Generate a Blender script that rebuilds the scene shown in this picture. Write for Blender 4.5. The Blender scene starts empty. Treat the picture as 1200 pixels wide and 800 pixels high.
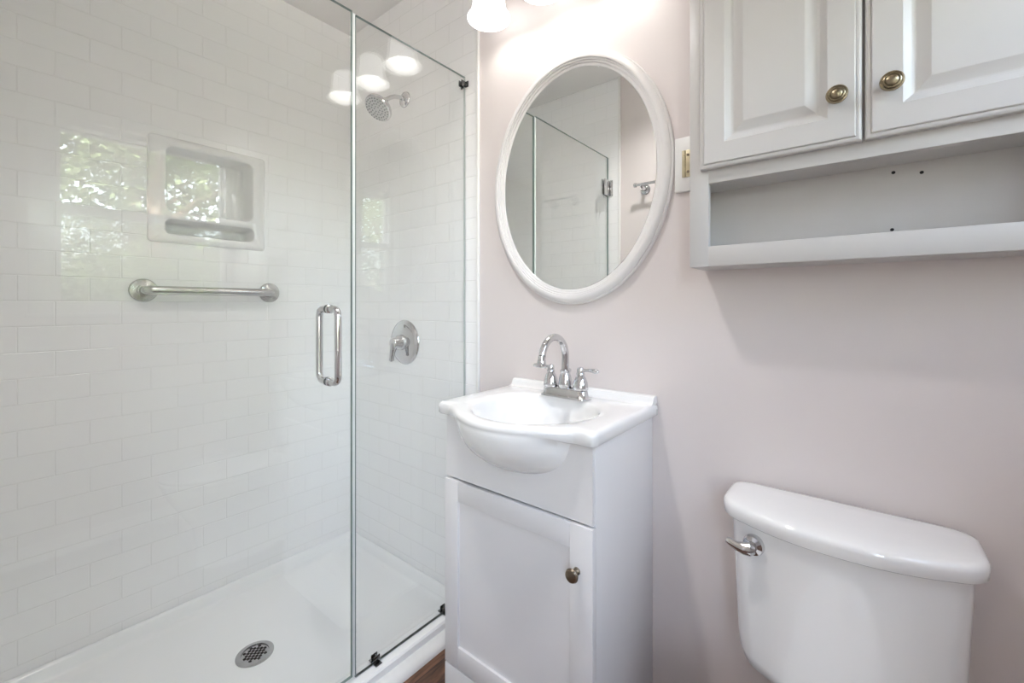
import bpy, bmesh, math, random
from mathutils import Vector, Matrix
PI = math.pi
sc = bpy.context.scene
col = sc.collection

# ------------------------------------------------------------------ camera, light, exposure
H, D = 1.17, 1.18                       # eye height, distance to the mirror wall
cam_d = bpy.data.cameras.new('camera'); cam = bpy.data.objects.new('camera', cam_d); col.objects.link(cam)
cam.location = (0, -D, H)
cam.rotation_euler = (PI/2, 0, math.atan2(412, 510))
cam_d.sensor_width = 36; cam_d.lens = 510/1200*36
cam_d.shift_y = -(400-357)/1200
cam_d.clip_start = 0.01
sc.camera = cam
sc.view_settings.view_transform = 'Standard'; sc.view_settings.look = 'None'
sc.view_settings.gamma = 1; sc.view_settings.use_curve_mapping = False
sc.view_settings.exposure = 0.37
sc.cycles.max_bounces = 14; sc.cycles.diffuse_bounces = 7; sc.cycles.glossy_bounces = 6
sc.cycles.transparent_max_bounces = 24; sc.cycles.sample_clamp_indirect = 6

SKY, SUN, BULB, FILL = 3.5, 60.0, 0.06, 45.0
w = bpy.data.worlds.new('sky'); sc.world = w; w.use_nodes = True
nt = w.node_tree; nt.nodes.clear()
sky = nt.nodes.new('ShaderNodeTexSky'); sky.sky_type = 'NISHITA'; sky.sun_disc = False
sky.sun_elevation = math.radians(48); sky.sun_rotation = math.radians(270); sky.air_density = 1.2; sky.dust_density = 3
bg = nt.nodes.new('ShaderNodeBackground'); bg.inputs['Strength'].default_value = SKY
wo = nt.nodes.new('ShaderNodeOutputWorld')
hs = nt.nodes.new('ShaderNodeHueSaturation'); hs.inputs['Saturation'].default_value = .62
nt.links.new(sky.outputs[0], hs.inputs['Color']); nt.links.new(hs.outputs[0], bg.inputs[0]); nt.links.new(bg.outputs[0], wo.inputs[0])

def lamp(name, kind, loc, energy, color=(1, 1, 1), parent=None, rot=None, **kw):
    d = bpy.data.lights.new(name, kind); d.energy = energy; d.color = color
    for k, v in kw.items(): setattr(d, k, v)
    o = bpy.data.objects.new(name, d); col.objects.link(o)
    if parent:
        o.parent = parent; o.location = Vector(loc) - wloc(parent)
    else: o.location = loc
    if rot: o.rotation_euler = rot
    return o
# sun stands behind the house and lights the trees the window looks at
lamp('sun', 'SUN', (-4, -2, 8), SUN, (1, .95, .86), rot=(0, math.radians(-48), math.radians(25)), angle=.01)
po = lamp('window_portal', 'AREA', (.66, -.585, 1.595), 1, rot=(0, PI/2, 0), shape='RECTANGLE', size=.86, size_y=.70)
po.data.cycles.is_portal = True
po = lamp('window_portal', 'AREA', (.66, -1.975, 1.45), 1, rot=(0, PI/2, 0), shape='RECTANGLE', size=1.36, size_y=.90)
po.data.cycles.is_portal = True

# ------------------------------------------------------------------ helpers
def wloc(o):
    v = Vector((0, 0, 0))
    while o: v += o.location; o = o.parent
    return v

def thing(name, label, cat, loc, group=None):
    o = bpy.data.objects.new(name, None); col.objects.link(o)
    o.empty_display_size = .05; o.location = loc
    o['label'] = label; o['category'] = cat
    if group: o['group'] = group
    return o

def obj(name, bm, mats, parent=None, label=None, smooth=35, fix=True):
    """links a bmesh given in world coordinates as one mesh object"""
    if fix: bmesh.ops.recalc_face_normals(bm, faces=bm.faces)
    bm.normal_update(); lim = math.radians(smooth)
    for f in bm.faces: f.smooth = True
    for e in bm.edges:
        if len(e.link_faces) == 2 and e.calc_face_angle(0) > lim: e.smooth = False
    if parent: bmesh.ops.translate(bm, verts=bm.verts, vec=-wloc(parent))
    me = bpy.data.meshes.new(name); bm.to_mesh(me); bm.free()
    for m in (mats if isinstance(mats, (list, tuple)) else [mats]): me.materials.append(m)
    o = bpy.data.objects.new(name, me); col.objects.link(o)
    if parent: o.parent = parent
    if label: o['label'] = label
    return o

def struct(name, bm, mats, parent=None, **k):
    o = obj(name, bm, mats, parent, **k)
    if not parent: o['kind'] = 'structure'
    return o

def copy_tree(o, parent=None, dloc=None):
    c = o.copy(); col.objects.link(c)
    if parent: c.parent = parent
    if dloc is not None: c.location = o.location + Vector(dloc)
    for ch in list(o.children): copy_tree(ch, c)
    return c

def new(): return bmesh.new()

def box(bm, x0, x1, y0, y1, z0, z1, bev=0, seg=2, mi=0):
    vs = [bm.verts.new(p) for p in ((x0,y0,z0),(x1,y0,z0),(x1,y1,z0),(x0,y1,z0),(x0,y0,z1),(x1,y0,z1),(x1,y1,z1),(x0,y1,z1))]
    fs = [bm.faces.new([vs[i] for i in q]) for q in ((3,2,1,0),(4,5,6,7),(0,1,5,4),(1,2,6,5),(2,3,7,6),(3,0,4,7))]
    for f in fs: f.material_index = mi
    if bev:
        es = list({e for f in fs for e in f.edges})
        bmesh.ops.bevel(bm, geom=es, offset=bev, segments=seg, profile=.5, affect='EDGES')
    return fs

def frame_of(t):
    t = t.normalized(); a = Vector((0, 0, 1)) if abs(t.z) < .9 else Vector((1, 0, 0))
    u = t.cross(a).normalized(); return u, t.cross(u).normalized()

def tube(bm, pts, r, n=16, cap=True, mi=0):
    pts = [Vector(p) for p in pts]; rs = r if isinstance(r, (list, tuple)) else [r]*len(pts)
    rings = []; u = None
    for i, p in enumerate(pts):
        t = (pts[min(i+1, len(pts)-1)] - pts[max(i-1, 0)]).normalized()
        if u is None: u, v = frame_of(t)
        else:
            u = (u - t*u.dot(t)).normalized()
        v = t.cross(u)
        rings.append([bm.verts.new(p + (u*math.cos(2*PI*k/n) + v*math.sin(2*PI*k/n))*rs[i]) for k in range(n)])
    for a, b in zip(rings, rings[1:]):
        for k in range(n):
            f = bm.faces.new((a[k], a[(k+1) % n], b[(k+1) % n], b[k])); f.material_index = mi
    if cap:
        bm.faces.new(rings[0][::-1]).material_index = mi; bm.faces.new(rings[-1]).material_index = mi

def lathe(bm, prof, origin, axis=(0, 0, 1), n=32, close=True, mi=0):
    """prof: list of (radius, distance along axis)"""
    o = Vector(origin); t = Vector(axis).normalized(); u, v = frame_of(t)
    rings = []
    for r, h in prof:
        if r < 1e-6: rings.append([bm.verts.new(o + t*h)])
        else: rings.append([bm.verts.new(o + t*h + (u*math.cos(2*PI*k/n) + v*math.sin(2*PI*k/n))*r) for k in range(n)])
    for a, b in zip(rings, rings[1:]):
        for k in range(n):
            k2 = (k+1) % n
            if len(a) == 1 and len(b) == 1: continue
            if len(a) == 1: f = bm.faces.new((a[0], b[k2], b[k]))
            elif len(b) == 1: f = bm.faces.new((a[k], a[k2], b[0]))
            else: f = bm.faces.new((a[k], a[k2], b[k2], b[k]))
            f.material_index = mi
    if close:
        if len(rings[0]) > 1: bm.faces.new(rings[0][::-1]).material_index = mi
        if len(rings[-1]) > 1: bm.faces.new(rings[-1]).material_index = mi

def loft(bm, rings, cap0=True, cap1=True, closed=True, mi=0):
    R = [[bm.verts.new(p) for p in r] for r in rings]; n = len(R[0])
    for a, b in zip(R, R[1:]):
        for k in range(n if closed else n-1):
            bm.faces.new((a[k], a[(k+1) % n], b[(k+1) % n], b[k])).material_index = mi
    if cap0: bm.faces.new(R[0][::-1]).material_index = mi
    if cap1: bm.faces.new(R[-1]).material_index = mi
    return R

def prism(bm, pts, vec):
    """pts: planar outline in 3D, extruded by vec"""
    a = [bm.verts.new(p) for p in pts]; b = [bm.verts.new(Vector(p)+Vector(vec)) for p in pts]
    n = len(a); bm.faces.new(a[::-1]); bm.faces.new(b)
    for k in range(n): bm.faces.new((a[k], a[(k+1) % n], b[(k+1) % n], b[k]))

def rrect(x0, x1, y0, y1, r, n=6):
    out = []
    for cx, cy, a0 in ((x1-r, y1-r, 0), (x0+r, y1-r, 90), (x0+r, y0+r, 180), (x1-r, y0+r, 270)):
        for k in range(n+1):
            a = math.radians(a0 + 90*k/n); out.append((cx + r*math.cos(a), cy + r*math.sin(a)))
    return out

def arc(c, r, a0, a1, n, f):
    return [f(c[0] + r*math.cos(math.radians(a0+(a1-a0)*k/n)), c[1] + r*math.sin(math.radians(a0+(a1-a0)*k/n))) for k in range(n+1)]

# ------------------------------------------------------------------ materials
def mat(name, color=(.8, .8, .8), rough=.5, metal=0, spec=.5, coat=0, bump=None, noise=None):
    m = bpy.data.materials.new(name); m.use_nodes = True; t = m.node_tree
    b = t.nodes['Principled BSDF']
    b.inputs['Base Color'].default_value = (*color, 1); b.inputs['Roughness'].default_value = rough
    b.inputs['Metallic'].default_value = metal; b.inputs['Specular IOR Level'].default_value = spec
    b.inputs['Coat Weight'].default_value = coat; b.inputs['Coat Roughness'].default_value = .05
    tc = t.nodes.new('ShaderNodeTexCoord')
    n = t.nodes.new('ShaderNodeTexNoise'); n.inputs['Scale'].default_value = (noise or (60, .03))[0]; n.inputs['Detail'].default_value = 4
    t.links.new(tc.outputs['Object'], n.inputs['Vector'])
    amt = (noise or (60, .03))[1]
    mx = t.nodes.new('ShaderNodeMix'); mx.data_type = 'RGBA'
    mx.inputs[6].default_value = (*[c*(1-amt) for c in color], 1); mx.inputs[7].default_value = (*[min(1, c*(1+amt)) for c in color], 1)
    t.links.new(n.outputs['Fac'], mx.inputs[0]); t.links.new(mx.outputs[2], b.inputs['Base Color'])
    if bump:
        bp = t.nodes.new('ShaderNodeBump'); bp.inputs['Strength'].default_value = bump[0]; bp.inputs['Distance'].default_value = .002
        n2 = t.nodes.new('ShaderNodeTexNoise'); n2.inputs['Scale'].default_value = bump[1]; n2.inputs['Detail'].default_value = 3
        t.links.new(tc.outputs['Object'], n2.inputs['Vector'])
        t.links.new(n2.outputs['Fac'], bp.inputs['Height']); t.links.new(bp.outputs[0], b.inputs['Normal'])
    return m

M = {}
M['paint'] = mat('greige_paint', (.72, .66, .645), .38, bump=(.06, 140), noise=(3, .012))
M['hall_paint'] = mat('hall_paint', (.75, .73, .70), .6)
M['ceiling'] = mat('ceiling_paint', (.82, .795, .785), .8, noise=(8, .01))
M['trim'] = mat('white_trim_paint', (.84, .83, .81), .3)
M['cab'] = mat('cabinet_paint', (.56, .543, .528), .34, noise=(25, .015), bump=(.03, 90))
M['cab_in'] = mat('brushed_cabinet_paint', (.54, .518, .50), .5, noise=(14, .05), bump=(.12, 60))
M['vanity'] = mat('vanity_laminate', (.76, .745, .745), .3, noise=(30, .008))
M['ceramic'] = mat('white_ceramic', (.85, .845, .84), .07, coat=.6, noise=(5, .005))
M['tray'] = mat('tray_acrylic', (.92, .92, .918), .2, noise=(200, .02))
M['moulded'] = mat('moulded_niche_white', (.87, .868, .86), .16, noise=(5, .005))
M['frame'] = mat('mirror_frame_white', (.77, .745, .735), .28, noise=(40, .01))
M['chrome'] = mat('chrome', (.66, .66, .67), .06, 1, noise=(10, .01))
M['steel'] = mat('brushed_steel', (.58, .575, .56), .25, 1, noise=(120, .06))
M['drain'] = mat('drain_steel', (.46, .46, .46), .22, 1, noise=(90, .05))
M['nickel'] = mat('brushed_nickel', (.60, .58, .55), .3, 1, noise=(90, .05))
M['clip'] = mat('dark_clip_metal', (.16, .16, .16), .25, 1)
M['brass'] = mat('antique_brass', (.27, .225, .15), .3, 1, noise=(120, .25))
M['bronze'] = mat('dark_bronze', (.25, .21, .16), .3, 1, noise=(120, .2))
M['hingebrass'] = mat('aged_hinge_brass', (.60, .53, .36), .4, .6, noise=(90, .12))
M['black'] = mat('dark_hole', (.012, .011, .01), .8)
M['seal'] = mat('grey_seal', (.30, .33, .32), .5)
M['mirror'] = mat('mirror_silver', (.93, .95, .94), .004, 1, noise=(3, .002))
M['spray'] = mat('spray_face_grey', (.62, .62, .63), .3, .2, noise=(30, .03))
M['bark'] = mat('bark', (.13, .09, .06), .9, noise=(12, .4), bump=(.8, 18))
M['ground'] = mat('gravel_ground', (.26, .24, .21), .95, noise=(9, .4))
M['shingle'] = mat('siding', (.6, .6, .58), .8)

def leafmat():
    m = mat('leaves', (.19, .25, .12), .5, noise=(5, .45)); t = m.node_tree
    b = t.nodes['Principled BSDF']; out = t.nodes['Material Output']
    tr = t.nodes.new('ShaderNodeBsdfTranslucent'); tr.inputs[0].default_value = (.30, .36, .20, 1)
    mx = t.nodes.new('ShaderNodeMixShader'); mx.inputs[0].default_value = .35
    t.links.new(b.outputs[0], mx.inputs[1]); t.links.new(tr.outputs[0], mx.inputs[2]); t.links.new(mx.outputs[0], out.inputs[0])
    return m
M['leaf'] = leafmat()

def glassmat(name, tint, f0):
    """thin clear sheet: Fresnel (Schlick) mix of clear transmission and mirror reflection"""
    m = bpy.data.materials.new(name); m.use_nodes = True; t = m.node_tree; t.nodes.clear()
    out = t.nodes.new('ShaderNodeOutputMaterial'); lw = t.nodes.new('ShaderNodeLayerWeight'); lw.inputs[0].default_value = .5
    p = t.nodes.new('ShaderNodeMath'); p.operation = 'POWER'; p.inputs[1].default_value = 5
    t.links.new(lw.outputs['Facing'], p.inputs[0])
    ma = t.nodes.new('ShaderNodeMath'); ma.operation = 'MULTIPLY_ADD'; ma.inputs[1].default_value = 1-f0; ma.inputs[2].default_value = f0
    t.links.new(p.outputs[0], ma.inputs[0])
    tr = t.nodes.new('ShaderNodeBsdfTransparent'); tr.inputs[0].default_value = (*tint, 1)
    gl = t.nodes.new('ShaderNodeBsdfGlossy'); gl.inputs['Color'].default_value = (1, 1, 1, 1); gl.inputs['Roughness'].default_value = .0
    mx = t.nodes.new('ShaderNodeMixShader')
    t.links.new(ma.outputs[0], mx.inputs[0]); t.links.new(tr.outputs[0], mx.inputs[1]); t.links.new(gl.outputs[0], mx.inputs[2])
    t.links.new(mx.outputs[0], out.inputs[0]); return m
M['glass'] = glassmat('shower_glass', (.992, .997, .994), .04)
M['pane'] = glassmat('window_glass', (.98, .985, .98), .04)
M['edge'] = mat('glass_edge_green', (.20, .26, .245), .12)
M['edge_mid'] = mat('pale_glass_edge', (.50, .54, .53), .15)
M['edge_light'] = mat('clear_edge_seal', (.72, .75, .75), .2)

def screenmat():
    m = mat('insect_screen', (.10, .10, .10), .8); t = m.node_tree
    out = t.nodes['Material Output']; b = t.nodes['Principled BSDF']
    tr = t.nodes.new('ShaderNodeBsdfTransparent'); mx = t.nodes.new('ShaderNodeMixShader'); mx.inputs[0].default_value = .42
    t.links.new(tr.outputs[0], mx.inputs[1]); t.links.new(b.outputs[0], mx.inputs[2]); t.links.new(mx.outputs[0], out.inputs[0]); return m
M['screen'] = screenmat()

def tilemat(name, axis, off):
    """white 3x6 running-bond tile, 0.1575 x 0.0784 m, laid out in metres"""
    m = bpy.data.materials.new(name); m.use_nodes = True; t = m.node_tree; b = t.nodes['Principled BSDF']
    g = t.nodes.new('ShaderNodeNewGeometry'); s = t.nodes.new('ShaderNodeSeparateXYZ'); c = t.nodes.new('ShaderNodeCombineXYZ')
    t.links.new(g.outputs['Position'], s.inputs[0])
    a = t.nodes.new('ShaderNodeMath'); a.inputs[1].default_value = off[0]; t.links.new(s.outputs[axis], a.inputs[0]); t.links.new(a.outputs[0], c.inputs[0])
    a2 = t.nodes.new('ShaderNodeMath'); a2.inputs[1].default_value = off[1]; t.links.new(s.outputs[2], a2.inputs[0]); t.links.new(a2.outputs[0], c.inputs[1])
    br = t.nodes.new('ShaderNodeTexBrick')
    for k, v in (('Scale', 1), ('Mortar Size', .0022), ('Mortar Smooth', .55), ('Brick Width', .1575), ('Row Height', .0784), ('Bias', 0)): br.inputs[k].default_value = v
    br.offset = .5; br.offset_frequency = 2
    br.inputs['Color1'].default_value = (.93, .925, .925, 1); br.inputs['Color2'].default_value = (.92, .915, .915, 1); br.inputs['Mortar'].default_value = (.885, .88, .875, 1)
    t.links.new(c.outputs[0], br.inputs['Vector']); t.links.new(br.outputs['Color'], b.inputs['Base Color'])
    bp = t.nodes.new('ShaderNodeBump'); bp.invert = True; bp.inputs['Strength'].default_value = .42; bp.inputs['Distance'].default_value = .0022
    t.links.new(br.outputs['Fac'], bp.inputs['Height']); t.links.new(bp.outputs[0], b.inputs['Normal'])
    b.inputs['Roughness'].default_value = .14; return m
M['tile_y'] = tilemat('white_tile_side', 1, (1.0974+.1575*4, -.6331+.0784*20))
M['tile_x'] = tilemat('white_tile_end', 0, (1.353+.1575*10, -.6331+.0784*20))

def woodmat():
    m = bpy.data.materials.new('dark_wood_planks'); m.use_nodes = True; t = m.node_tree; b = t.nodes['Principled BSDF']
    g = t.nodes.new('ShaderNodeTexCoord'); mp = t.nodes.new('ShaderNodeMapping'); mp.inputs['Scale'].default_value = (14, 2.2, 1)
    t.links.new(g.outputs['Object'], mp.inputs[0])
    n = t.nodes.new('ShaderNodeTexNoise'); n.inputs['Scale'].default_value = 4; n.inputs['Detail'].default_value = 8; n.inputs['Distortion'].default_value = 1.2
    t.links.new(mp.outputs[0], n.inputs['Vector'])
    cr = t.nodes.new('ShaderNodeValToRGB'); e = cr.color_ramp.elements
    e[0].position = .3; e[0].color = (.05, .02, .011, 1); e[1].position = .72; e[1].color = (.27, .125, .07, 1)
    t.links.new(n.outputs['Fac'], cr.inputs[0])
    br = t.nodes.new('ShaderNodeTexBrick'); mp2 = t.nodes.new('ShaderNodeMapping'); mp2.inputs['Rotation'].default_value = (0, 0, PI/2)
    t.links.new(g.outputs['Object'], mp2.inputs[0]); t.links.new(mp2.outputs[0], br.inputs['Vector'])
    for k, v in (('Scale', 1), ('Mortar Size', .0015), ('Brick Width', .9), ('Row Height', .09)): br.inputs[k].default_value = v
    br.inputs['Color1'].default_value = (1, 1, 1, 1); br.inputs['Color2'].default_value = (.7, .7, .7, 1); br.inputs['Mortar'].default_value = (.15, .15, .15, 1)
    mx = t.nodes.new('ShaderNodeMix'); mx.data_type = 'RGBA'; mx.blend_type = 'MULTIPLY'; mx.inputs[0].default_value = 1
    t.links.new(cr.outputs[0], mx.inputs[6]); t.links.new(br.outputs['Color'], mx.inputs[7]); t.links.new(mx.outputs[2], b.inputs['Base Color'])
    b.inputs['Roughness'].default_value = .35; return m
M['wood'] = woodmat()

def glowmat(name, color, strength, diffuse=.6):
    m = bpy.data.materials.new(name); m.use_nodes = True; t = m.node_tree; b = t.nodes['Principled BSDF']
    b.inputs['Base Color'].default_value = (.85, .85, .84, 1); b.inputs['Roughness'].default_value = .35
    b.inputs['Emission Color'].default_value = (*color, 1); b.inputs['Emission Strength'].default_value = strength; return m
M['shade'] = glowmat('frosted_lit_shade', (1, .985, .965), 2.0)
M['bulb'] = glowmat('lit_bulb', (1, .97, .93), 14)

# ------------------------------------------------------------------ setting
XL, XR, YF, ZC = -1.977, .556, -1.22, 2.50
XG, XT = -1.184, -1.113                 # shower glass plane, tile edge
T = .15
RX, HY = -.70, -3.0                     # the room runs on behind the camera, past the end of the shower wall
bm = new(); box(bm, XL-T, XR+T, HY-.12, T, -.12, 0); struct('floor', bm, M['wood'])
bm = new(); box(bm, XL-T, XR+T, HY-.12, T, ZC, ZC+.2); struct('ceiling', bm, M['ceiling'])
bm = new(); box(bm, XT, XR+T, 0, T, 0, ZC); struct('wall_back', bm, M['paint'])
bm = new(); box(bm, XL-T, XT, 0, T, 0, ZC); struct('wall_shower_back', bm, M['tile_x'])
bm = new(); box(bm, XL-T, XT, YF-.12, YF, 0, ZC); struct('wall_shower_front', bm, M['tile_x'])
bm = new(); box(bm, XT, RX, YF-.12, YF, 0, ZC); struct('wall_front', bm, M['paint'])
bm = new(); box(bm, RX-.12, RX, HY, YF-.12, 0, ZC); struct('wall_return', bm, M['paint'])
bm = new(); box(bm, RX-.12, XR+T, HY-.12, HY, 0, ZC); struct('wall_rear', bm, M['paint'])
# left wall, leaving the opening the niche is set into
NY0, NY1, NZ0, NZ1 = -.765, -.425, 1.412, 1.766
bm = new()
box(bm, XL-T, XL, YF, NY0, 0, ZC); box(bm, XL-T, XL, NY1, 0, 0, ZC)
box(bm, XL-T, XL, NY0, NY1, 0, NZ0); box(bm, XL-T, XL, NY0, NY1, NZ1, ZC)
struct('wall_left', bm, M['tile_y'])
# right wall with its window opening and an unseen one added for daylight
WY0, WY1, WZ0, WZ1 = -.965, -.205, 1.13, 2.055
VY0, VY1, VZ0, VZ1 = -2.45, -1.50, .75, 2.15
bm = new()
for a, b in ((HY, VY0), (VY1, WY0), (WY1, 0)): box(bm, XR, XR+T, a, b, 0, ZC)
box(bm, XR, XR+T, WY0, WY1, 0, WZ0); box(bm, XR, XR+T, WY0, WY1, WZ1, ZC)
box(bm, XR, XR+T, VY0, VY1, 0, VZ0); box(bm, XR, XR+T, VY0, VY1, VZ1, ZC)
struct('wall_right', bm, M['paint'])
def window(name, Y0, Y1, Z0, Z1, zm, screen):
    bm = new()
    for a, b, c, d in ((Y0, Y0+.035, Z0, Z1), (Y1-.035, Y1, Z0, Z1), (Y0+.035, Y1-.035, Z0, Z0+.03), (Y0+.035, Y1-.035, Z1-.03, Z1)):
        box(bm, XR+.02, XR+.12, a, b, c, d)
    win = struct(name, bm, M['trim'])
    def sash(nm, x0, x1, z0, z1, r0, r1):
        bm = new(); y0, y1 = Y0+.035, Y1-.035
        for a, b, c, d in ((y0, y0+.012, z0, z1), (y1-.012, y1, z0, z1), (y0+.012, y1-.012, z0, z0+r0), (y0+.012, y1-.012, z1-r1, z1)):
            box(bm, x0, x1, a, b, c, d)
        s = struct(nm, bm, M['trim'], win)
        bm = new(); xm = (x0+x1)/2
        box(bm, xm-.002, xm+.002, y0+.012, y1-.012, z0+r0, z1-r1); struct('pane', bm, M['pane'], s)
    sash('lower_sash', XR+.04, XR+.068, Z0+.03, zm+.022, .03, .045)
    sash('upper_sash', XR+.072, XR+.10, zm-.022, Z1-.03, .04, .02)
    if screen:
        bm = new(); box(bm, XR+.110, XR+.112, Y0+.035, Y1-.035, Z0+.03, zm); struct('insect_screen', bm, M['screen'], win)
    bm = new()
    for a, b, c, d in ((Y0-.06, Y0, Z0-.02, Z1+.06), (Y1, Y1+.06, Z0-.02, Z1+.06), (Y0, Y1, Z1, Z1+.06)): box(bm, XR-.014, XR, a, b, c, d, .003)
    box(bm, XR-.04, XR+.02, Y0-.07, Y1+.07, Z0-.02, Z0, .004)
    struct('window_casing', bm, M['trim'], win)
window('window_1', WY0, WY1, WZ0, WZ1, 1.633, True)
window('added_window', VY0, VY1, VZ0, VZ1, 1.48, False)  # unseen window added behind the camera to let in more daylight
# tile edge, baseboards, shoe moulding at the tray
bm = new(); box(bm, XT-.004, XT+.009, -.011, 0, .0, ZC, .003); struct('trim_1', bm, M['trim'])
bm = new(); box(bm, XT-.004, XT+.009, YF, YF+.011, .0, ZC, .003); struct('trim_2', bm, M['trim'])
bm = new(); box(bm, -.44, XR, -.014, 0, 0, .085, .003); struct('baseboard_back', bm, M['trim'])
bm = new(); box(bm, XR-.014, XR, HY, -.014, 0, .085, .003); struct('baseboard_right', bm, M['trim'])
bm = new()
prof = [(-1.147, 0)] + arc((-1.147, 0), 1, 0, 90, 8, lambda a, b: (-1.147+(a+1.147)*.038, b*.03))
prism(bm, [(x, YF+.012, z) for x, z in prof], (0, -YF-.024, 0)); struct('trim_3', bm, M['trim'])

# outside ground
bm = new(); box(bm, XR+T+.02, 14, -9, 9, -.7, -.5); struct('ground', bm, M['ground'])

# ------------------------------------------------------------------ shower tray
tray = thing('shower_tray', 'white acrylic shower tray with a low raised rim, under the glass enclosure', 'shower tray', (-1.56, -.61, 0))
bm = new()
# rings: outer bottom, outer top, inner rim, foot of the rim, floor; in plan rectangles
def rr(x0, x1, y0, y1, z, r): return [(x, y, z) for x, y in rrect(x0, x1, y0, y1, r, 5)]
x0, x1, y0, y1 = XL+.001, -1.147, YF+.001, -.001
loft(bm, [rr(x0, x1, y0, y1, 0, .002), rr(x0, x1, y0, y1, .050, .002), rr(x0+.002, x1-.006, y0+.002, y1-.002, .056, .002),
          rr(x0+.008, -1.215, y0+.008, y1-.008, .052, .012), rr(x0+.013, -1.221, y0+.013, y1-.013, .047, .016), rr(x0+.022, -1.232, y0+.022, y1-.022, .020, .024),
          rr(x0+.028, -1.240, y0+.028, y1-.028, .0135, .030), rr(x0+.042, -1.256, y0+.042, y1-.042, .0100, .04)])
obj('basin', bm, M['tray'], tray)
bm = new(); dc = (-1.573, -.592, .0118)
lathe(bm, [(.040, -.003), (.056, -.002), (.056, .001), (.053, .0025), (.041, .0035), (.0405, .0005), (0, .0005)], dc, n=40)
dr = obj('drain', bm, M['drain'], tray, 'round chrome drain cover with a grid of square holes')
bm = new()
for i in range(-4, 5):
    for j in range(-4, 5):
        if (i+j) % 2 == 0:
            x, y = i*.0078, j*.0078
            if math.hypot(x, y) < .034:
                a = PI/4; q = [(dc[0]+x+.0054*math.cos(a+k*PI/2), dc[1]+y+.0054*math.sin(a+k*PI/2), dc[2]+.0008) for k in range(4)]
                prism(bm, q, (0, 0, .0008))
obj('grate_hole', bm, M['black'], dr, 'dark grate openings')

# ------------------------------------------------------------------ niche
niche = thing('shower_niche', 'white moulded shower niche with one tall and one shallow shelf opening, above the grab bar', 'shower niche', (XL, -.597, 1.59))
bm = new()
def ring(x, y0, y1, z0, z1, r): return [(x, y, z) for y, z in rrect(y0, y1, z0, z1, r, 6)]
FY0, FY1, FZ0, FZ1 = -.793, -.405, 1.396, 1.782
xf = XL+.010
U = (-.745, -.447, 1.510, 1.752, .024); Lw = (-.748, -.443, 1.426, 1.487, .022)
# flange with two openings
outer_b = [bm.verts.new(p) for p in ring(XL+.0005, FY0, FY1, FZ0, FZ1, .014)]
outer_m = [bm.verts.new(p) for p in ring(XL+.006, FY0, FY1, FZ0, FZ1, .014)]
outer_t = [bm.verts.new(p) for p in ring(xf, FY0+.004, FY1-.004, FZ0+.004, FZ1-.004, .012)]
n = len(outer_b)
for a, b in ((outer_b, outer_m), (outer_m, outer_t)):
    for k in range(n): bm.faces.new((a[k], a[(k+1) % n], b[(k+1) % n], b[k]))
edges = [bm.edges.get((outer_t[k], outer_t[(k+1) % n])) for k in range(n)]
for (a, b, c, d, r), dep in ((U, .098), (Lw, .098)):
    rs = []
    for ins, dx in ((0, 0), (.003, .002), (.006, .007), (.010, dep-.02), (.016, dep-.006), (.026, dep)):
        rs.append([bm.verts.new(p) for p in ring(xf-dx, a+ins, b-ins, c+ins*.6, d-ins*.6, max(.004, r-ins*.5))])
    for p, q in zip(rs, rs[1:]):
        for k in range(n): bm.faces.new((p[k], p[(k+1) % n], q[(k+1) % n], q[k]))
    bm.faces.new(rs[-1])
    edges += [bm.edges.get((rs[0][k], rs[0][(k+1) % n])) for k in range(n)]
bmesh.ops.triangle_fill(bm, use_beauty=True, use_dissolve=False, edges=edges)
obj('niche_body', bm, M['moulded'], niche, smooth=50)

# ------------------------------------------------------------------ grab bar
gb = thing('grab_bar', 'brushed steel grab bar on the tiled shower wall below the niche', 'grab bar', (XL, -.595, 1.221))
bm = new(); xb = XL+.048; ya, yb, zb = -.803, -.386, 1.221
tube(bm, [(XL+.008, ya, zb), (xb-.022, ya, zb)]
     + arc((xb-.022, ya+.022), .022, 270, 360, 6, lambda a, b: (a, b, zb)) + arc((xb-.022, yb-.022), .022, 0, 90, 6, lambda a, b: (a, b, zb)) + [(XL+.008, yb, zb)], .0155, 20)
obj('bar', bm, M['steel'], gb)
for y in (ya, yb):
    bm = new(); lathe(bm, [(.041, .0008), (.041, .005), (.038, .009), (.024, .012), (.021, .013), (.019, .018), (.0165, .019)], (XL, y, zb), (1, 0, 0), 36)
    obj('flange', bm, M['steel'], gb)

# ------------------------------------------------------------------ shower head and valve
sx = -1.549
sh = thing('showerhead', 'round chrome shower head on a bent arm, high on the shower end wall', 'shower head', (sx, 0, 2.06))
bm = new(); lathe(bm, [(.034, .0008), (.034, .003), (.030, .009), (.018, .014), (.012, .016), (.012, .02)], (sx, 0, 2.06), (0, -1, 0)); obj('flange', bm, M['chrome'], sh)
bm = new(); tube(bm, [(sx, -.002, 2.06), (sx, -.03, 2.06), (sx, -.055, 2.054), (sx, -.075, 2.043), (sx, -.105, 2.020)], .009, 14); obj('arm', bm, M['chrome'], sh)
ax = Vector((.08, -.62, -.78)).normalized(); base = Vector((sx, -.101, 2.022))
bm = new(); lathe(bm, [(.008, -.004), (.013, .002), (.014, .010), (.016, .014), (.016, .020), (.022, .028), (.040, .040), (.054, .050), (.058, .056), (.058, .064), (.055, .067)], base, ax, 40)
hd = obj('head', bm, M['chrome'], sh)
bm = new(); lathe(bm, [(.054, .0665), (.054, .069), (.0, .071)], base, ax, 40); fc = obj('spray_face', bm, M['spray'], hd, 'grey spray face with rings of nozzles')
bm = new(); u, v = frame_of(ax)
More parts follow.
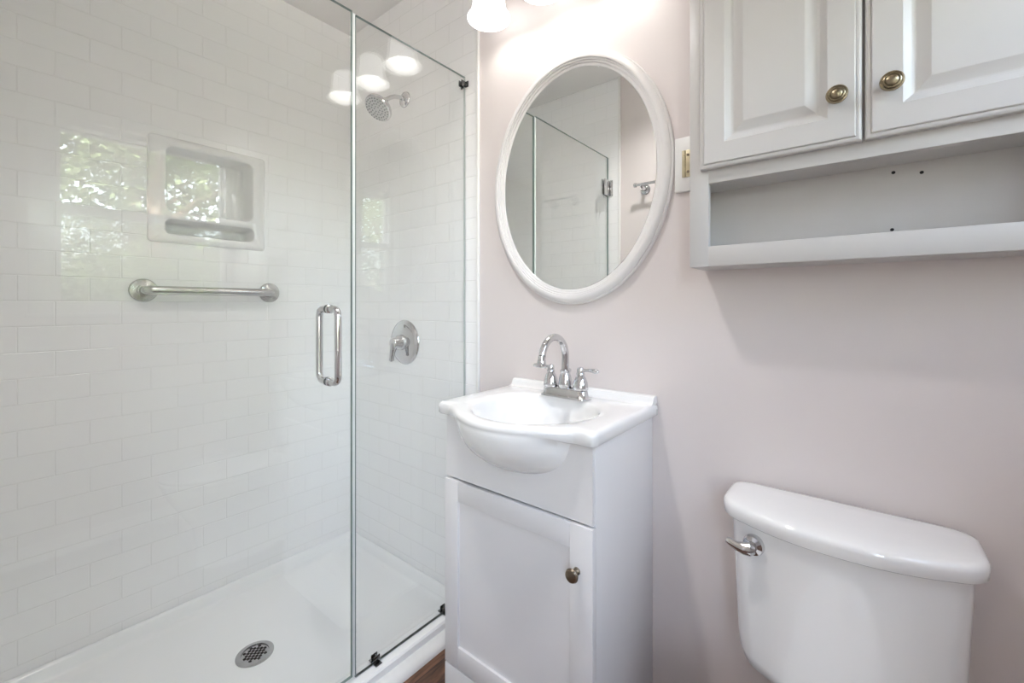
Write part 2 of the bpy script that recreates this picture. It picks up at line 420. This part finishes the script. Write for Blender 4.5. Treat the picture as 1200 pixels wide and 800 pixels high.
for r, k in ((.012, 6), (.024, 12), (.036, 18), (.047, 24)):
    for i in range(k):
        a = 2*PI*i/k + r*40; lathe(bm, [(.0034, .069), (.0030, .0725), (0, .073)], base + (u*math.cos(a)+v*math.sin(a))*r, ax, 8)
o = obj('nozzle', bm, M['seal'], hd); o['kind'] = 'stuff'
sv = thing('shower_valve', 'round chrome shower valve with a lever, on the shower end wall', 'shower valve', (sx, 0, 1.008))
vc = (sx, 0, 1.008)
bm = new(); lathe(bm, [(.096, .0008), (.096, .004), (.092, .009), (.075, .014), (.050, .018), (.034, .020), (.033, .024)], vc, (0, -1, 0), 48); obj('escutcheon', bm, M['chrome'], sv)
bm = new(); lathe(bm, [(.033, .022), (.031, .036), (.026, .044), (.024, .062), (.021, .068), (0, .070)], vc, (0, -1, 0), 32); hub = obj('hub', bm, M['chrome'], sv)
bm = new(); tube(bm, [(sx, -.050, 1.014), (sx-.001, -.058, .998), (sx-.004, -.062, .975), (sx-.008, -.064, .950), (sx-.010, -.064, .934), (sx-.011, -.063, .929)], [.017, .0165, .0125, .0100, .0105, .004], 16); obj('lever', bm, M['chrome'], sv)

# ------------------------------------------------------------------ shower glass
def sheet(bm, y0, y1, z0, z1, t=.010):
    fs = box(bm, XG-t/2, XG+t/2, y0, y1, z0, z1)
    for i in (0, 1, 2, 4): fs[i].material_index = 1
    return fs
panel = thing('glass_screen', 'narrow fixed clear glass shower panel fastened to the tiled end wall', 'glass panel', (XG, -.23, .057))
bm = new(); sheet(bm, -.462, -.003, .0575, 2.036); bm.faces.ensure_lookup_table(); bm.faces[4].material_index = 2; bm.faces[0].material_index = 2; obj('glass', bm, [M['glass'], M['edge'], M['edge_mid']], panel, fix=False)
def clip(y0, y1, z0, z1, foot):
    bm = new()
    for s in (-1, 1):
        a, b = sorted((XG+s*.0053, XG+s*.0083)); box(bm, a, b, y0, y1, z0, z1, .0006)
        a, b = sorted((XG+s*.0083, XG+s*.020))
        if foot == 'floor': box(bm, a, b, y0, y1, z0, z0+.003, .0006)
        else: box(bm, a, b, y1-.003, y1, z0, z1, .0006)
    return bm
for y in (-.392, -.108): obj('clip', clip(y-.011, y+.011, .0563, .080, 'floor'), M['clip'], panel, 'dark metal glass clip')
obj('clip', clip(-.026, -.0005, 1.996, 2.018, 'wall'), M['clip'], panel, 'dark metal glass clip')
bm = new(); box(bm, XG-.004, XG+.004, -.462, -.003, .0560, .0575); obj('bottom_seal', bm, M['edge_mid'], panel)

door = thing('shower_door', 'frameless clear glass shower door with a chrome pull handle', 'shower door', (XG, -.84, .064))
bm = new(); sheet(bm, YF+.010, -.474, .066, 2.042); obj('glass', bm, [M['glass'], M['edge']], door, fix=False)
bm = new(); box(bm, XG-.0055, XG+.0055, -.473, -.4650, .066, 2.036); obj('edge_seal', bm, M['edge_light'], door)
hy, hz0, hz1 = -.545, .952, 1.158
for s in (1, -1):
    bm = new(); a = .052; r = .022
    P = [(XG+s*.006, hy, hz0), (XG+s*(a-r), hy, hz0)] + arc((a-r, hz0+r), r, 270, 360, 6, lambda p, q: (XG+s*p, hy, q)) \
        + arc((a-r, hz1-r), r, 0, 90, 6, lambda p, q: (XG+s*p, hy, q)) + [(XG+s*.006, hy, hz1)]
    tube(bm, P, .0098, 18)
    for z in (hz0, hz1): lathe(bm, [(.0125, .0052), (.0125, .011), (.0105, .013)], (XG, hy, z), (s, 0, 0), 20)
    obj('pull_handle', bm, M['chrome'], door)
for z in (1.86, .27):
    bm = new()
    box(bm, XG-.013, XG-.0052, YF+.014, YF+.066, z-.047, z+.047, .002); box(bm, XG+.0052, XG+.013, YF+.014, YF+.066, z-.047, z+.047, .002)
    box(bm, XG-.030, XG+.030, YF+.0005, YF+.006, z-.047, z+.047, .0015)
    tube(bm, [(XG, YF+.010, z-.047), (XG, YF+.010, z+.047)], .007, 14)
    obj('hinge', bm, M['chrome'], door)

# ------------------------------------------------------------------ oval mirror
mc = (-.7075, 1.560)
mir = thing('oval_mirror', 'oval wall mirror in a stepped white frame above the sink', 'mirror', (mc[0], 0, mc[1]))
def ell(o, y, a=.316, b=.389, n=200): return [(mc[0]+(a-o)*math.cos(2*PI*k/n), -y, mc[1]+(b-o)*math.sin(2*PI*k/n)) for k in range(n)]
bm = new()
prof = [(.003, .0005), (.0, .004), (.0, .011), (.0025, .0135), (.0060, .0135), (.0064, .0175), (.0095, .0210), (.0150, .0245), (.0210, .0257), (.0258, .0245), (.0262, .0200),
        (.0285, .0208), (.0312, .0200), (.0316, .0158), (.0345, .0164), (.0378, .0152), (.0382, .0112), (.0410, .0118), (.0440, .0110), (.0465, .009), (.0465, .0005)]
R = loft(bm, [ell(o, y) for o, y in prof], False, False)
n = 200
for k in range(n): bm.faces.new((R[-1][k], R[-1][(k+1) % n], R[0][(k+1) % n], R[0][k]))
obj('frame', bm, M['frame'], mir, smooth=28)
bm = new(); loft(bm, [ell(.046, .002), ell(.046, .0095), ell(.0475, .0100)]); obj('mirror_glass', bm, M['mirror'], mir, 'silvered oval glass', smooth=10)

# ------------------------------------------------------------------ vanity light
vl = thing('vanity_light', 'three-shade bath light bar with frosted bell shades, above the oval mirror', 'wall light', (-.742, 0, 2.25))
bm = new()
loft(bm, [[(x, -y, z) for x, z in rrect(-.742-.16+i, -.742+.16-i, 2.245-.05+i, 2.245+.05-i, .02, 5)] for y, i in ((.0008, 0), (.012, 0), (.020, .004), (.024, .012))])
obj('backplate', bm, M['nickel'], vl)
SX, SY, SZ = (-.955, -.742, -.529), -.118, 2.108
bm = new(); tube(bm, [(-1.0, -.052, 2.245), (-.484, -.052, 2.245)], .009, 16)
for s in (-1, 1): lathe(bm, [(.009, 0), (.013, .004), (.013, .010), (.008, .016), (0, .019)], (-.742+s*.256, -.052, 2.245), (s, 0, 0), 16)
for x in (-.80, -.684): tube(bm, [(x, -.022, 2.245), (x, -.052, 2.245)], .008, 12)
obj('crossbar', bm, M['nickel'], vl)
for x in SX:
    bm = new()
    tube(bm, [(x, -.052, 2.245), (x, -.070, 2.262), (x, -.092, 2.268), (x, -.110, 2.260), (x, SY, 2.240), (x, SY, 2.226)], .007, 12)
    lathe(bm, [(.010, .134), (.026, .130), (.034, .120), (.036, .106), (.034, .104)], (x, SY, SZ), n=28)
    obj('arm', bm, M['nickel'], vl)
    bm = new()
    pr = [(.030, .112), (.044, .108), (.050, .096), (.0515, .075), (.0525, .050), (.056, .028), (.063, .012), (.071, .0), (.0695, -.001), (.061, .012), (.054, .028), (.0505, .050), (.0495, .075), (.048, .094), (.042, .105), (.030, .109)]
    lathe(bm, pr, (x, SY, SZ), n=44, close=False)
    s = obj('shade', bm, M['shade'], vl, 'frosted white glass bell shade, lit')
    bm = new(); lathe(bm, [(.012, .105), (.013, .085), (.022, .066), (.029, .048), (.028, .034), (.020, .022), (0, .016)], (x, SY, SZ), n=24)
    obj('bulb', bm, M['bulb'], s)
    lamp('bulb_light', 'POINT', (x, SY, SZ+.004), BULB, (1, .95, .88), parent=s, shadow_soft_size=.03)

# ------------------------------------------------------------------ hinged plate beside the mirror
pl = thing('hinge_plate', 'small white wall plate with an aged brass hinge between oval mirror and wall cabinet', 'wall plate', (-.36, 0, 1.537))
bm = new(); box(bm, -.3905, -.325, -.010, -.0003, 1.467, 1.609, .002); obj('plate', bm, M['trim'], pl)
bm = new(); box(bm, -.3705, -.345, -.0125, -.0100, 1.503, 1.573, .0006)
for i in range(5): tube(bm, [(-.3635, -.0125, 1.504+i*.0138), (-.3635, -.0125, 1.5165+i*.0138)], .003, 10)
hg = obj('hinge', bm, M['hingebrass'], pl, 'aged brass butt hinge')
for z in (1.516, 1.560):
    bm = new(); lathe(bm, [(.0036, .0120), (.0034, .0138), (0, .0142)], (-.3550, 0, z), (0, -1, 0), 12); obj('screw', bm, M['bronze'], hg)

# ------------------------------------------------------------------ wall cabinet
CX, CY, CZ0, CZ1 = .316, -.127, 1.257, 1.985
wc = thing('wall_cabinet', 'white two-door wall cabinet with open shelf niche, hung above the toilet', 'cabinet', (0, 0, CZ0))
bm = new(); t = .018
for s in (-1, 1):
    a, b = sorted((s*CX, s*(CX-t))); box(bm, a, b, CY+.018, -.0005, CZ0, CZ1)
box(bm, -CX+t, CX-t, CY+.018, -.0005, CZ0+.0, CZ0+.018)           # bottom shelf
box(bm, -CX+t, CX-t, CY+.018, -.0005, 1.446, 1.464)               # floor of the cupboard
box(bm, -CX+t, CX-t, CY+.018, -.0005, CZ1-.018, CZ1)
box(bm, -CX+t, CX-t, -.012, -.0005, 1.464, CZ1-.018)
obj('carcass', bm, M['cab'], wc)
bm = new(); box(bm, -CX+t, CX-t, -.034, -.0005, CZ0+.018, 1.446); bk = obj('niche_back', bm, M['cab_in'], wc, 'brush-painted back board with three screw holes')
for x, z in ((.046, 1.432), (.087, 1.4245), (.044, 1.319)):
    bm = new(); lathe(bm, [(.0032, .034), (.0028, .0346), (0, .0346)], (x, 0, z), (0, -1, 0), 12); obj('screw_hole', bm, M['black'], bk)
bm = new()
for s in (-1, 1):
    a, b = sorted((s*CX, s*.275)); box(bm, a, b, CY, CY+.018, CZ0, CZ1, .0012)
box(bm, -.2755, .2755, CY, CY+.0175, CZ1-.04, CZ1, .001)
box(bm, -.2755, .2755, CY+.0004, CY+.0175, 1.446, 1.492, .001); box(bm, -.018, .018, CY+.001, CY+.017, 1.492, CZ1-.04)
obj('face_frame', bm, M['cab'], wc)
bm = new(); box(bm, -.2755, .2755, CY+.0003, CY+.016, CZ0+.0005, 1.303, .001); obj('shelf_rail', bm, M['cab'], wc, 'flat front board across the open shelf')
def raised_door(x0, x1, z0, z1, yb, yf):
    """nested rectangles: (inset, y)"""
    bm = new(); d = yf
    loops = [(0, yb), (0, d+.0065), (.0012, d+.0045), (.004, d+.0032), (.0075, d+.0030), (.0085, d+.0038), (.0095, d+.0008), (.0110, d), (.052, d), (.0535, d+.0015), (.0640, d+.0080), (.0675, d+.0092),
             (.0700, d+.0092), (.0730, d+.0084), (.0850, d+.0030), (.0875, d+.0020), (.0890, d+.0016)]
    rings = [[(x0+i, y, z0+i), (x1-i, y, z0+i), (x1-i, y, z1-i), (x0+i, y, z1-i)] for i, y in loops]
    loft(bm, rings); return bm
def knob(x, z, y, mt, parent, r=.0175):
    bm = new(); lathe(bm, [(.008, 0), (.008, .002), (.0055, .004), (.005, .012), (.008, .0145), (r*.94, .0155), (r, .0172), (r*.98, .0190), (r*.86, .0196), (r*.84, .0182), (r*.76, .0182), (r*.74, .0206), (r*.66, .0214), (r*.64, .0202), (r*.58, .0204), (r*.50, .0232), (r*.30, .0254), (0, .0262)], (x, y, z), (0, -1, 0), 40)
    return obj('knob', bm, mt, parent, 'round stepped antique brass knob', smooth=25)
DY = CY-.0195
for s in (-1, 1):
    a, b = sorted((s*.0022, s*.2895))
    dd = obj('door', raised_door(a, b, 1.476, CZ1-.012, CY-.0005, DY), M['cab'], wc, smooth=12)
    knob(s*.039, 1.564, DY, M['brass'], dd)

# ------------------------------------------------------------------ vanity cabinet
VX0, VX1, VY, VZ = -.914, -.453, -.330, .866
vx = (VX0+VX1)/2
EC = (-.685, -.225, .884); EA, EB, EZ = .205, .222, .142     # belly of the basin
vc = thing('vanity_cabinet', 'slim white vanity cabinet with one shaker door, under the sink beside the shower', 'vanity', (vx, VY/2, 0))
bm = new()
box(bm, VX1-.016, VX1, VY, -.001, .0, VZ-.001, .001); box(bm, VX0, VX0+.016, VY, -.001, .0, VZ-.001, .001)
box(bm, VX0+.016, VX1-.016, VY+.004, -.001, .06, .076); box(bm, VX0+.016, VX1-.016, -.007, -.001, .076, .70)
obj('carcass', bm, M['vanity'], vc)
bm = new()
cut = []
for k in range(0, 41):
    a = PI*k/40; q = math.sqrt(max(0, 1-((VY-.006-EC[1])/EB)**2))
    cut.append((EC[0] + (EA*q-.006)*math.cos(a), VY, EC[2] - (EZ*q-.004)*math.sin(a)))
cut = [p for p in cut if p[2] < VZ-.001]
pts = [(VX0+.001, VY, .692), (VX1-.001, VY, .692), (VX1-.001, VY, VZ-.0008)] + [(cut[0][0], VY, VZ-.0008)] + cut + [(cut[-1][0], VY, VZ-.0008)] + [(VX0+.001, VY, VZ-.0008)]
prism(bm, pts, (0, -.012, 0)); obj('apron_panel', bm, M['vanity'], vc, 'plain upper panel scooped out for the bowl', smooth=20)
bm = new(); dx0, dx1, dz0, dz1 = -.913, -.4505, .176, .687; yb, yf = VY-.001, VY-.019
box(bm, dx0, dx0+.050, yf, yb, dz0, dz1, .0012); box(bm, dx1-.057, dx1, yf, yb, dz0, dz1, .0012)
box(bm, dx0+.0505, dx1-.0575, yf+.0006, yb, dz1-.055, dz1, .0008); box(bm, dx0+.0505, dx1-.0575, yf+.0006, yb, dz0, dz0+.058, .0008)
box(bm, dx0+.049, dx1-.056, yf+.0075, yb-.002, dz0+.05, dz1-.05)
vd = obj('door', bm, M['vanity'], vc)
bm = new(); lathe(bm, [(.0085, 0), (.008, .003), (.005, .006), (.0048, .014), (.008, .017), (.0145, .0195), (.0155, .0225), (.0135, .0265), (.008, .0285), (0, .029)], (-.4885, yf, .587), (0, -1, 0), 32)
obj('knob', bm, M['bronze'], vd, 'round dark bronze knob')
bm = new(); box(bm, dx0, dx1, yf, yb, .004, .172, .0012); obj('bottom_panel', bm, M['vanity'], vc)

# ------------------------------------------------------------------ sink top
sk = thing('sink', 'white ceramic vanity sink with round bowl bulging past the cabinet front', 'sink', (-.685, -.2, .866))
SXC, SX0, SX1, SYB, SYF, ZT = -.685, -.932, -.438, -.004, -.362, .900
BCY = -.225
def plan(dx, dy):
    """distance from the bowl centre to the outline of the top along direction (dx,dy)"""
    def inside(px, py):
        if px < SX0 or px > SX1 or py > SYB: return False
        u = abs(px-SXC)/.200
        lobe = 0 if u >= 1 else .085*(1-u**2)**1.25
        # rounded corners
        r = .014
        cx = min(max(px, SX0+r), SX1-r)
        fy = SYF - lobe
        if py < fy: return False
        if (px < SX0+r or px > SX1-r) and py < SYF+r:
            return math.hypot(px-cx, py-(SYF+r)) <= r
        return True
    lo, hi = .02, .6
    for _ in range(40):
        m = (lo+hi)/2
        if inside(SXC+dx*m, BCY+dy*m): lo = m
        else: hi = m
    return lo
N = 240
# angles spread along the outline so that the corners are well sampled
angs = [2*PI*k/N for k in range(N)]
for cxx, cyy in ((SX0, SYB), (SX1, SYB), (SX0, SYF), (SX1, SYF)):
    a = math.atan2(cyy-BCY, cxx-SXC) % (2*PI)
    k = min(range(N), key=lambda i: abs((angs[i]-a+PI) % (2*PI)-PI)); angs[k] = a
rings = []
RO = [plan(math.cos(a), math.sin(a)) for a in angs]
IA, IF, IB = .170, .178, .135            # bowl opening: half width, front, back reach
def bowl_r(a, s):
    c, q = math.cos(a), math.sin(a); B = IB if q > 0 else IF
    return s/math.sqrt((c/IA)**2+(q/B)**2)
def ell_r(a, s):
    c, q = math.cos(a), math.sin(a); B = EB if q < 0 else .16
    return s/math.sqrt((c/EA)**2+(q/B)**2)
def addring(fr, fz): rings.append([(SXC+math.cos(a)*fr(i, a), BCY+math.sin(a)*fr(i, a), fz(i, a)) for i, a in enumerate(angs)])
# inside of the bowl, bottom up
for s, z in ((.10, -.128), (.14, -.127), (.30, -.122), (.50, -.112), (.66, -.098), (.80, -.078), (.90, -.055), (.955, -.034), (.985, -.018), (1.0, -.010), (1.02, -.005), (1.045, -.0022)):
    addring(lambda i, a, s=s: bowl_r(a, s), lambda i, a, z=z: ZT+z)
addring(lambda i, a: bowl_r(a, 1.045)*.7+.3*max(RO[i]-.012, bowl_r(a, 1.05)), lambda i, a: ZT-.0006)
addring(lambda i, a: max(RO[i]-.013, bowl_r(a, 1.06)), lambda i, a: ZT)
for ins, z in ((.008, -.0008), (.004, -.003), (.001, -.007), (0, -.012)):
    addring(lambda i, a, ins=ins: RO[i]-ins, lambda i, a, z=z: ZT+z)
# skirt of the top and the belly below: the belly follows the lobe at the front
def front(a): return max(0, -math.sin(a))
def BR(i, a): return min(RO[i]-.002, ell_r(a, 1.0)*1.0)
def sm(i, a):
    q = min(1, max(0, (RO[i]-BR(i, a))/.028)); return q*q*(3-2*q)
addring(lambda i, a: RO[i]-.0008*(1-sm(i, a)), lambda i, a: ZT-.016-.014*sm(i, a))
addring(lambda i, a: RO[i]-.002-.002*sm(i, a), lambda i, a: ZT-.020-.0125*sm(i, a))
addring(lambda i, a: BR(i, a)+min(.004, (RO[i]-BR(i, a))*.5), lambda i, a: ZT-.024-.0095*sm(i, a))
K = 14
for k in range(1, K):
    f = k/K*PI/2
    addring(lambda i, a, f=f: BR(i, a)*math.cos(f)**.9, lambda i, a, f=f: (ZT-.026-.008*sm(i, a)) - (EZ-.008)*math.sin(f))
bm = new(); loft(bm, rings)
obj('basin', bm, M['ceramic'], sk, smooth=60)
bm = new()
bp = [(-.0006, ZT-.0005), (-.0006, ZT+.017), (-.004, ZT+.021), (-.018, ZT+.021), (-.024, ZT+.0185), (-.028, ZT+.012), (-.031, ZT+.005), (-.036, ZT+.0012), (-.044, ZT-.0002)]
loft(bm, [[(x, y, z if s else ZT-.0002) for y, z in bp] for x, s in ((SX0+.003, 1), (SX0+.006, 1), (SX1-.006, 1), (SX1-.003, 1))])
obj('backsplash', bm, M['ceramic'], sk)
bm = new(); lathe(bm, [(.022, -.1275), (.022, -.125), (.019, -.124), (.012, -.1255), (0, -.125)], (SXC, BCY, ZT), n=28); obj('drain', bm, M['chrome'], sk, 'chrome sink drain')

# ------------------------------------------------------------------ faucet
FX, FY, FZ = -.682, -.086, ZT+.0003
fa = thing('faucet', 'chrome two-handle centerset faucet with gooseneck spout on the white sink', 'faucet', (FX, FY, FZ))
bm = new()
loft(bm, [[(x, y, FZ+z) for x, y in rrect(FX-.080+i, FX+.080-i, FY-.027+i, FY+.027-i, .024-i*.5, 8)] for z, i in ((0, 0), (.003, 0), (.006, .003), (.009, .006), (.022, .008), (.026, .010), (.028, .014))])
obj('base_plate', bm, M['chrome'], fa, smooth=50)
bm = new()
lathe(bm, [(.020, .027), (.0205, .030), (.020, .044), (.0165, .062), (.0135, .070), (.0150, .073), (.0150, .078), (.0120, .081)], (FX, FY, FZ), n=32)
R_ = .060
tube(bm, [(FX, FY, FZ+.078), (FX, FY, FZ+.10)] + [(FX, FY-R_+R_*math.cos(math.radians(a)), FZ+.118+R_*math.sin(math.radians(a))) for a in range(0, 176, 8)], [.0108]*2+[.0108-.0008*k/21 for k in range(22)], 20)
tip = Vector((FX, FY-2*R_, FZ+.126)); tx = Vector((0, -.14, -1)).normalized()
lathe(bm, [(.0105, -.004), (.0105, .006), (.0120, .008), (.0120, .011), (.0135, .018), (.0150, .020), (.0150, .025), (.0130, .028)], tip, tx, 28)
sp = obj('spout', bm, M['chrome'], fa)
for s in (-1, 1):
    bm = new(); hx = FX+s*.051
    lathe(bm, [(.0215, .027), (.0225, .030), (.0220, .036), (.0200, .048), (.0150, .060), (.0105, .067), (.0120, .069), (.0120, .073), (.0100, .076), (.0105, .084), (.0085, .089), (0, .092)], (hx, FY, FZ), n=32)
    h = obj('handle', bm, M['chrome'], fa)
    bm = new(); P = [(hx, FY, FZ+.081), (hx+s*.012, FY-.002, FZ+.083), (hx+s*.026, FY-.003, FZ+.0845), (hx+s*.040, FY-.004, FZ+.0848), (hx+s*.050, FY-.005, FZ+.0842), (hx+s*.057, FY-.0055, FZ+.0835), (hx+s*.061, FY-.006, FZ+.083)]
    tube(bm, P, [.006, .0048, .0045, .0058, .0068, .0055, .002], 14); obj('lever', bm, M['chrome'], h)
bm = new(); tube(bm, [(FX, FY+.022, FZ+.02), (FX, FY+.022, FZ+.070)], .0025, 10); lathe(bm, [(.003, .068), (.006, .072), (.006, .078), (0, .082)], (FX, FY+.022, FZ), n=14); obj('lift_rod', bm, M['chrome'], fa)

# ------------------------------------------------------------------ toilet
TX = -.040
to = thing('toilet', 'white ceramic toilet with bow-fronted tank under the wall cabinet', 'toilet', (TX, -.3, 0))
def bow(hw, yb, yf, bowd, r, z, n=16, yo=0):
    """plan outline of tank or lid: straight back, bowed front, rounded corners; fixed point count"""
    out = []
    pts = []
    ye = yf + bowd
    for k in range(n+1):                  # back, left to right
        pts.append((TX-hw+r + (2*hw-2*r)*k/n, yb))
    for k in range(1, 7): a = math.radians(90-90*k/6); pts.append((TX+hw-r+r*math.cos(a), yb-r+r*math.sin(a)))
    rf = min(r*2.2, (yb-r-ye)*.9)
    for k in range(0, 9): a = math.radians(-90*k/8*.8); pts.append((TX+hw-rf+rf*math.cos(a), ye+rf*.95+rf*math.sin(a)))
    x_, y_ = pts[-1]; hw2 = x_-TX
    for k in range(1, n+4):
        u = 1-2*k/(n+4); pts.append((TX+hw2*u, y_+(yf-y_)*(1-abs(u)**2.2)))
    for k in range(8, -1, -1): a = math.radians(-90*k/8*.8); pts.append((TX-hw+rf-rf*math.cos(a), ye+rf*.95+rf*math.sin(a)))
    for k in range(0, 6): a = math.radians(180-90*k/6); pts.append((TX-hw+r+r*math.cos(a), yb-r+r*math.sin(a)))
    return [(x, y+yo, z) for x, y in pts]
bm = new()
loft(bm, [bow(.12, -.055, -.150, .02, .03, .392), bow(.152, -.040, -.170, .025, .03, .394), bow(.170, -.032, -.182, .03, .03, .404), bow(.177, -.028, -.187, .035, .03, .425),
          bow(.180, -.026, -.189, .036, .03, .46), bow(.190, -.022, -.195, .036, .03, .714)])
obj('tank', bm, M['ceramic'], to, smooth=60)
bm = new(); zt = .7525
loft(bm, [bow(.185, -.020, -.190, .034, .03, .7142), bow(.201, -.014, -.205, .037, .028, .7146), bow(.204, -.012, -.208, .038, .028, .7175), bow(.205, -.012, -.209, .038, .028, .735), bow(.2042, -.012, -.2082, .038, .028, .7405),
          bow(.2010, -.0135, -.2050, .038, .028, .7450), bow(.1950, -.017, -.1985, .038, .028, .7475), bow(.184, -.023, -.187, .037, .028, .7495), bow(.166, -.033, -.172, .034, .026, .7510), bow(.10, -.06, -.13, .02, .02, .7520)])
obj('tank_lid', bm, M['ceramic'], to, smooth=60)
bm = new(); ly = -.1705; lx, lz = -.176, .676
la = Vector((-.16, -1, 0)).normalized()
lathe(bm, [(.0205, -.004), (.0205, .003), (.0185, .007), (.010, .009), (.010, .014)], (lx, ly, lz), la, 28)
tube(bm, [(lx+.004, ly-.014, lz-.003), (lx-.004, ly-.017, lz-.003), (lx-.016, ly-.019, lz-.004), (lx-.028, ly-.020, lz-.002), (lx-.040, ly-.022, lz+.003), (lx-.047, ly-.023, lz+.0055)], [.008, .0135, .0120, .0095, .0078, .0055], 14)
obj('flush_lever', bm, M['chrome'], to, 'chrome flush lever')
# bowl, seat and cover (below the picture's lower edge)
def egg(cy, a, bf, bb, z, n=48): return [(TX+a*math.cos(2*PI*k/n), cy+(bb if math.sin(2*PI*k/n) > 0 else bf)*math.sin(2*PI*k/n), z) for k in range(n)]
bm = new()
loft(bm, [egg(-.36, .105, .20, .20, .0), egg(-.36, .105, .20, .20, .02), egg(-.36, .095, .19, .20, .08), egg(-.37, .105, .20, .20, .18), egg(-.40, .145, .23, .24, .28), egg(-.42, .172, .25, .27, .35), egg(-.42, .178, .255, .30, .375), egg(-.42, .176, .252, .30, .388)])
obj('bowl', bm, M['ceramic'], to, smooth=60)
bm = new()
loft(bm, [egg(-.43, .178, .25, .20, .3885), egg(-.43, .184, .256, .205, .394), egg(-.43, .184, .256, .205, .402), egg(-.43, .178, .25, .20, .407)]); obj('seat', bm, M['ceramic'], to, smooth=60)
bm = new()
loft(bm, [egg(-.43, .176, .248, .20, .4075), egg(-.43, .183, .255, .205, .412), egg(-.43, .183, .255, .205, .420), egg(-.43, .17, .24, .19, .427), egg(-.43, .08, .12, .10, .430)]); obj('seat_cover', bm, M['ceramic'], to, smooth=60)
for s in (-1, 1):
    bm = new(); lathe(bm, [(.014, .3885), (.014, .42), (.011, .426), (0, .427)], (TX+s*.07, -.215, 0), n=20); obj('seat_hinge', bm, M['ceramic'], to)

# ------------------------------------------------------------------ towel bar by the doorway (seen in the mirror)
tb = thing('towel_bar', 'short chrome hand towel bar on the painted wall opposite, seen in the oval mirror', 'towel bar', (-.88, YF, 1.832))
bm = new(); by = YF+.065; tube(bm, [(-.992, by, 1.834), (-.768, by, 1.834)], .008, 16)
for x, s in ((-.985, -1), (-.775, 1)): lathe(bm, [(.008, -.004), (.0125, -.002), (.0125, .008), (.008, .013), (0, .015)], (x, by, 1.834), (s, 0, 0), 18)
obj('bar', bm, M['chrome'], tb)
for x in (-.955, -.805):
    bm = new(); lathe(bm, [(.028, .0006), (.028, .006), (.022, .011), (.012, .016), (.010, .05)], (x, YF, 1.818), (0, 1, 0), 24); tube(bm, [(x, by-.018, 1.818), (x, by-.006, 1.824), (x, by, 1.834)], .0085, 12)
    obj('post', bm, M['chrome'], tb)

# ------------------------------------------------------------------ fill light: unseen ceiling lamp added to brighten the room
dl = thing('added_fill_light', 'added unseen recessed fill light in the ceiling beside the shower glass', 'added fill light', (-.76, -.78, ZC))
bm = new(); lathe(bm, [(.052, -.0008), (.085, -.0006), (.085, -.004), (.080, -.007), (.054, -.0035), (.052, -.002)], (-.76, -.78, ZC), n=40, close=False); obj('trim_ring', bm, M['trim'], dl)
bm = new(); lathe(bm, [(.0535, -.0006), (.0535, -.0028), (0, -.0034)], (-.76, -.78, ZC), n=40); lens = obj('lens', bm, M['shade'], dl, 'frosted lit lens of the added fill light')
lamp('fill_spot', 'SPOT', (-.76, -.78, ZC-.012), FILL, (1, .98, .97), parent=lens, shadow_soft_size=.05, spot_size=math.radians(128), spot_blend=1)  # added spot, lifts the shower, sink and lower walls

# ------------------------------------------------------------------ trees outside the window
random.seed(4)
def tree(x, y, h, r, label, nleaf):
    t = thing('tree', label, 'tree', (x, y, -.5), 'trees outside the window')
    bm = new(); tube(bm, [(x, y, -.5), (x+.05, y+.02, h*.4), (x-.03, y-.04, h*.75), (x, y, h*.95)], [.13, .10, .07, .03], 10)
    for k in range(6):
        a = k*1.1; z = h*(.35+.08*k); tube(bm, [(x, y, z), (x+r*.4*math.cos(a), y+r*.4*math.sin(a), z+.35), (x+r*.75*math.cos(a), y+r*.75*math.sin(a), z+.55)], [.05, .03, .012], 7)
    obj('trunk', bm, M['bark'], t)
    bm = new()
    clumps = []
    for _ in range(46):
        d = Vector((random.gauss(0, 1), random.gauss(0, 1), random.gauss(0, 1))).normalized()*random.uniform(.45, 1)
        clumps.append(Vector((x+d.x*r, y+d.y*r, h*.55+d.z*h*.48)))
    for _ in range(nleaf):
        c = random.choice(clumps); p = c + Vector((random.gauss(0, .22), random.gauss(0, .22), random.gauss(0, .20)))
        if p.z < -.3: continue
        a = Vector((random.uniform(-1, 1), random.uniform(-1, 1), random.uniform(-.6, .6))).normalized(); b = a.cross(Vector((random.uniform(-1, 1), random.uniform(-1, 1), 1))).normalized()
        s = random.uniform(.035, .07); m_ = a.cross(b)*s*.25
        q = [p-a*s, p+b*s*.5+m_, p+a*s, p-b*s*.5+m_]
        bm.faces.new([bm.verts.new(v) for v in q])
    obj('crown', bm, M['leaf'], t, fix=False)
tree(3.7, .1, 3.9, .98, 'leafy green tree outside the window, nearest the glass', 13000)
tree(6.4, .4, 4.8, 1.2, 'tall leafy tree outside the window, behind the nearest one', 3000)
tree(5.9, 2.9, 4.4, 1.2, 'broad leafy tree outside the window, beyond the nearest one', 3400)
tree(3.7, -3.1, 3.6, .85, 'leafy green tree outside the window, in front of the added rear window', 5000)
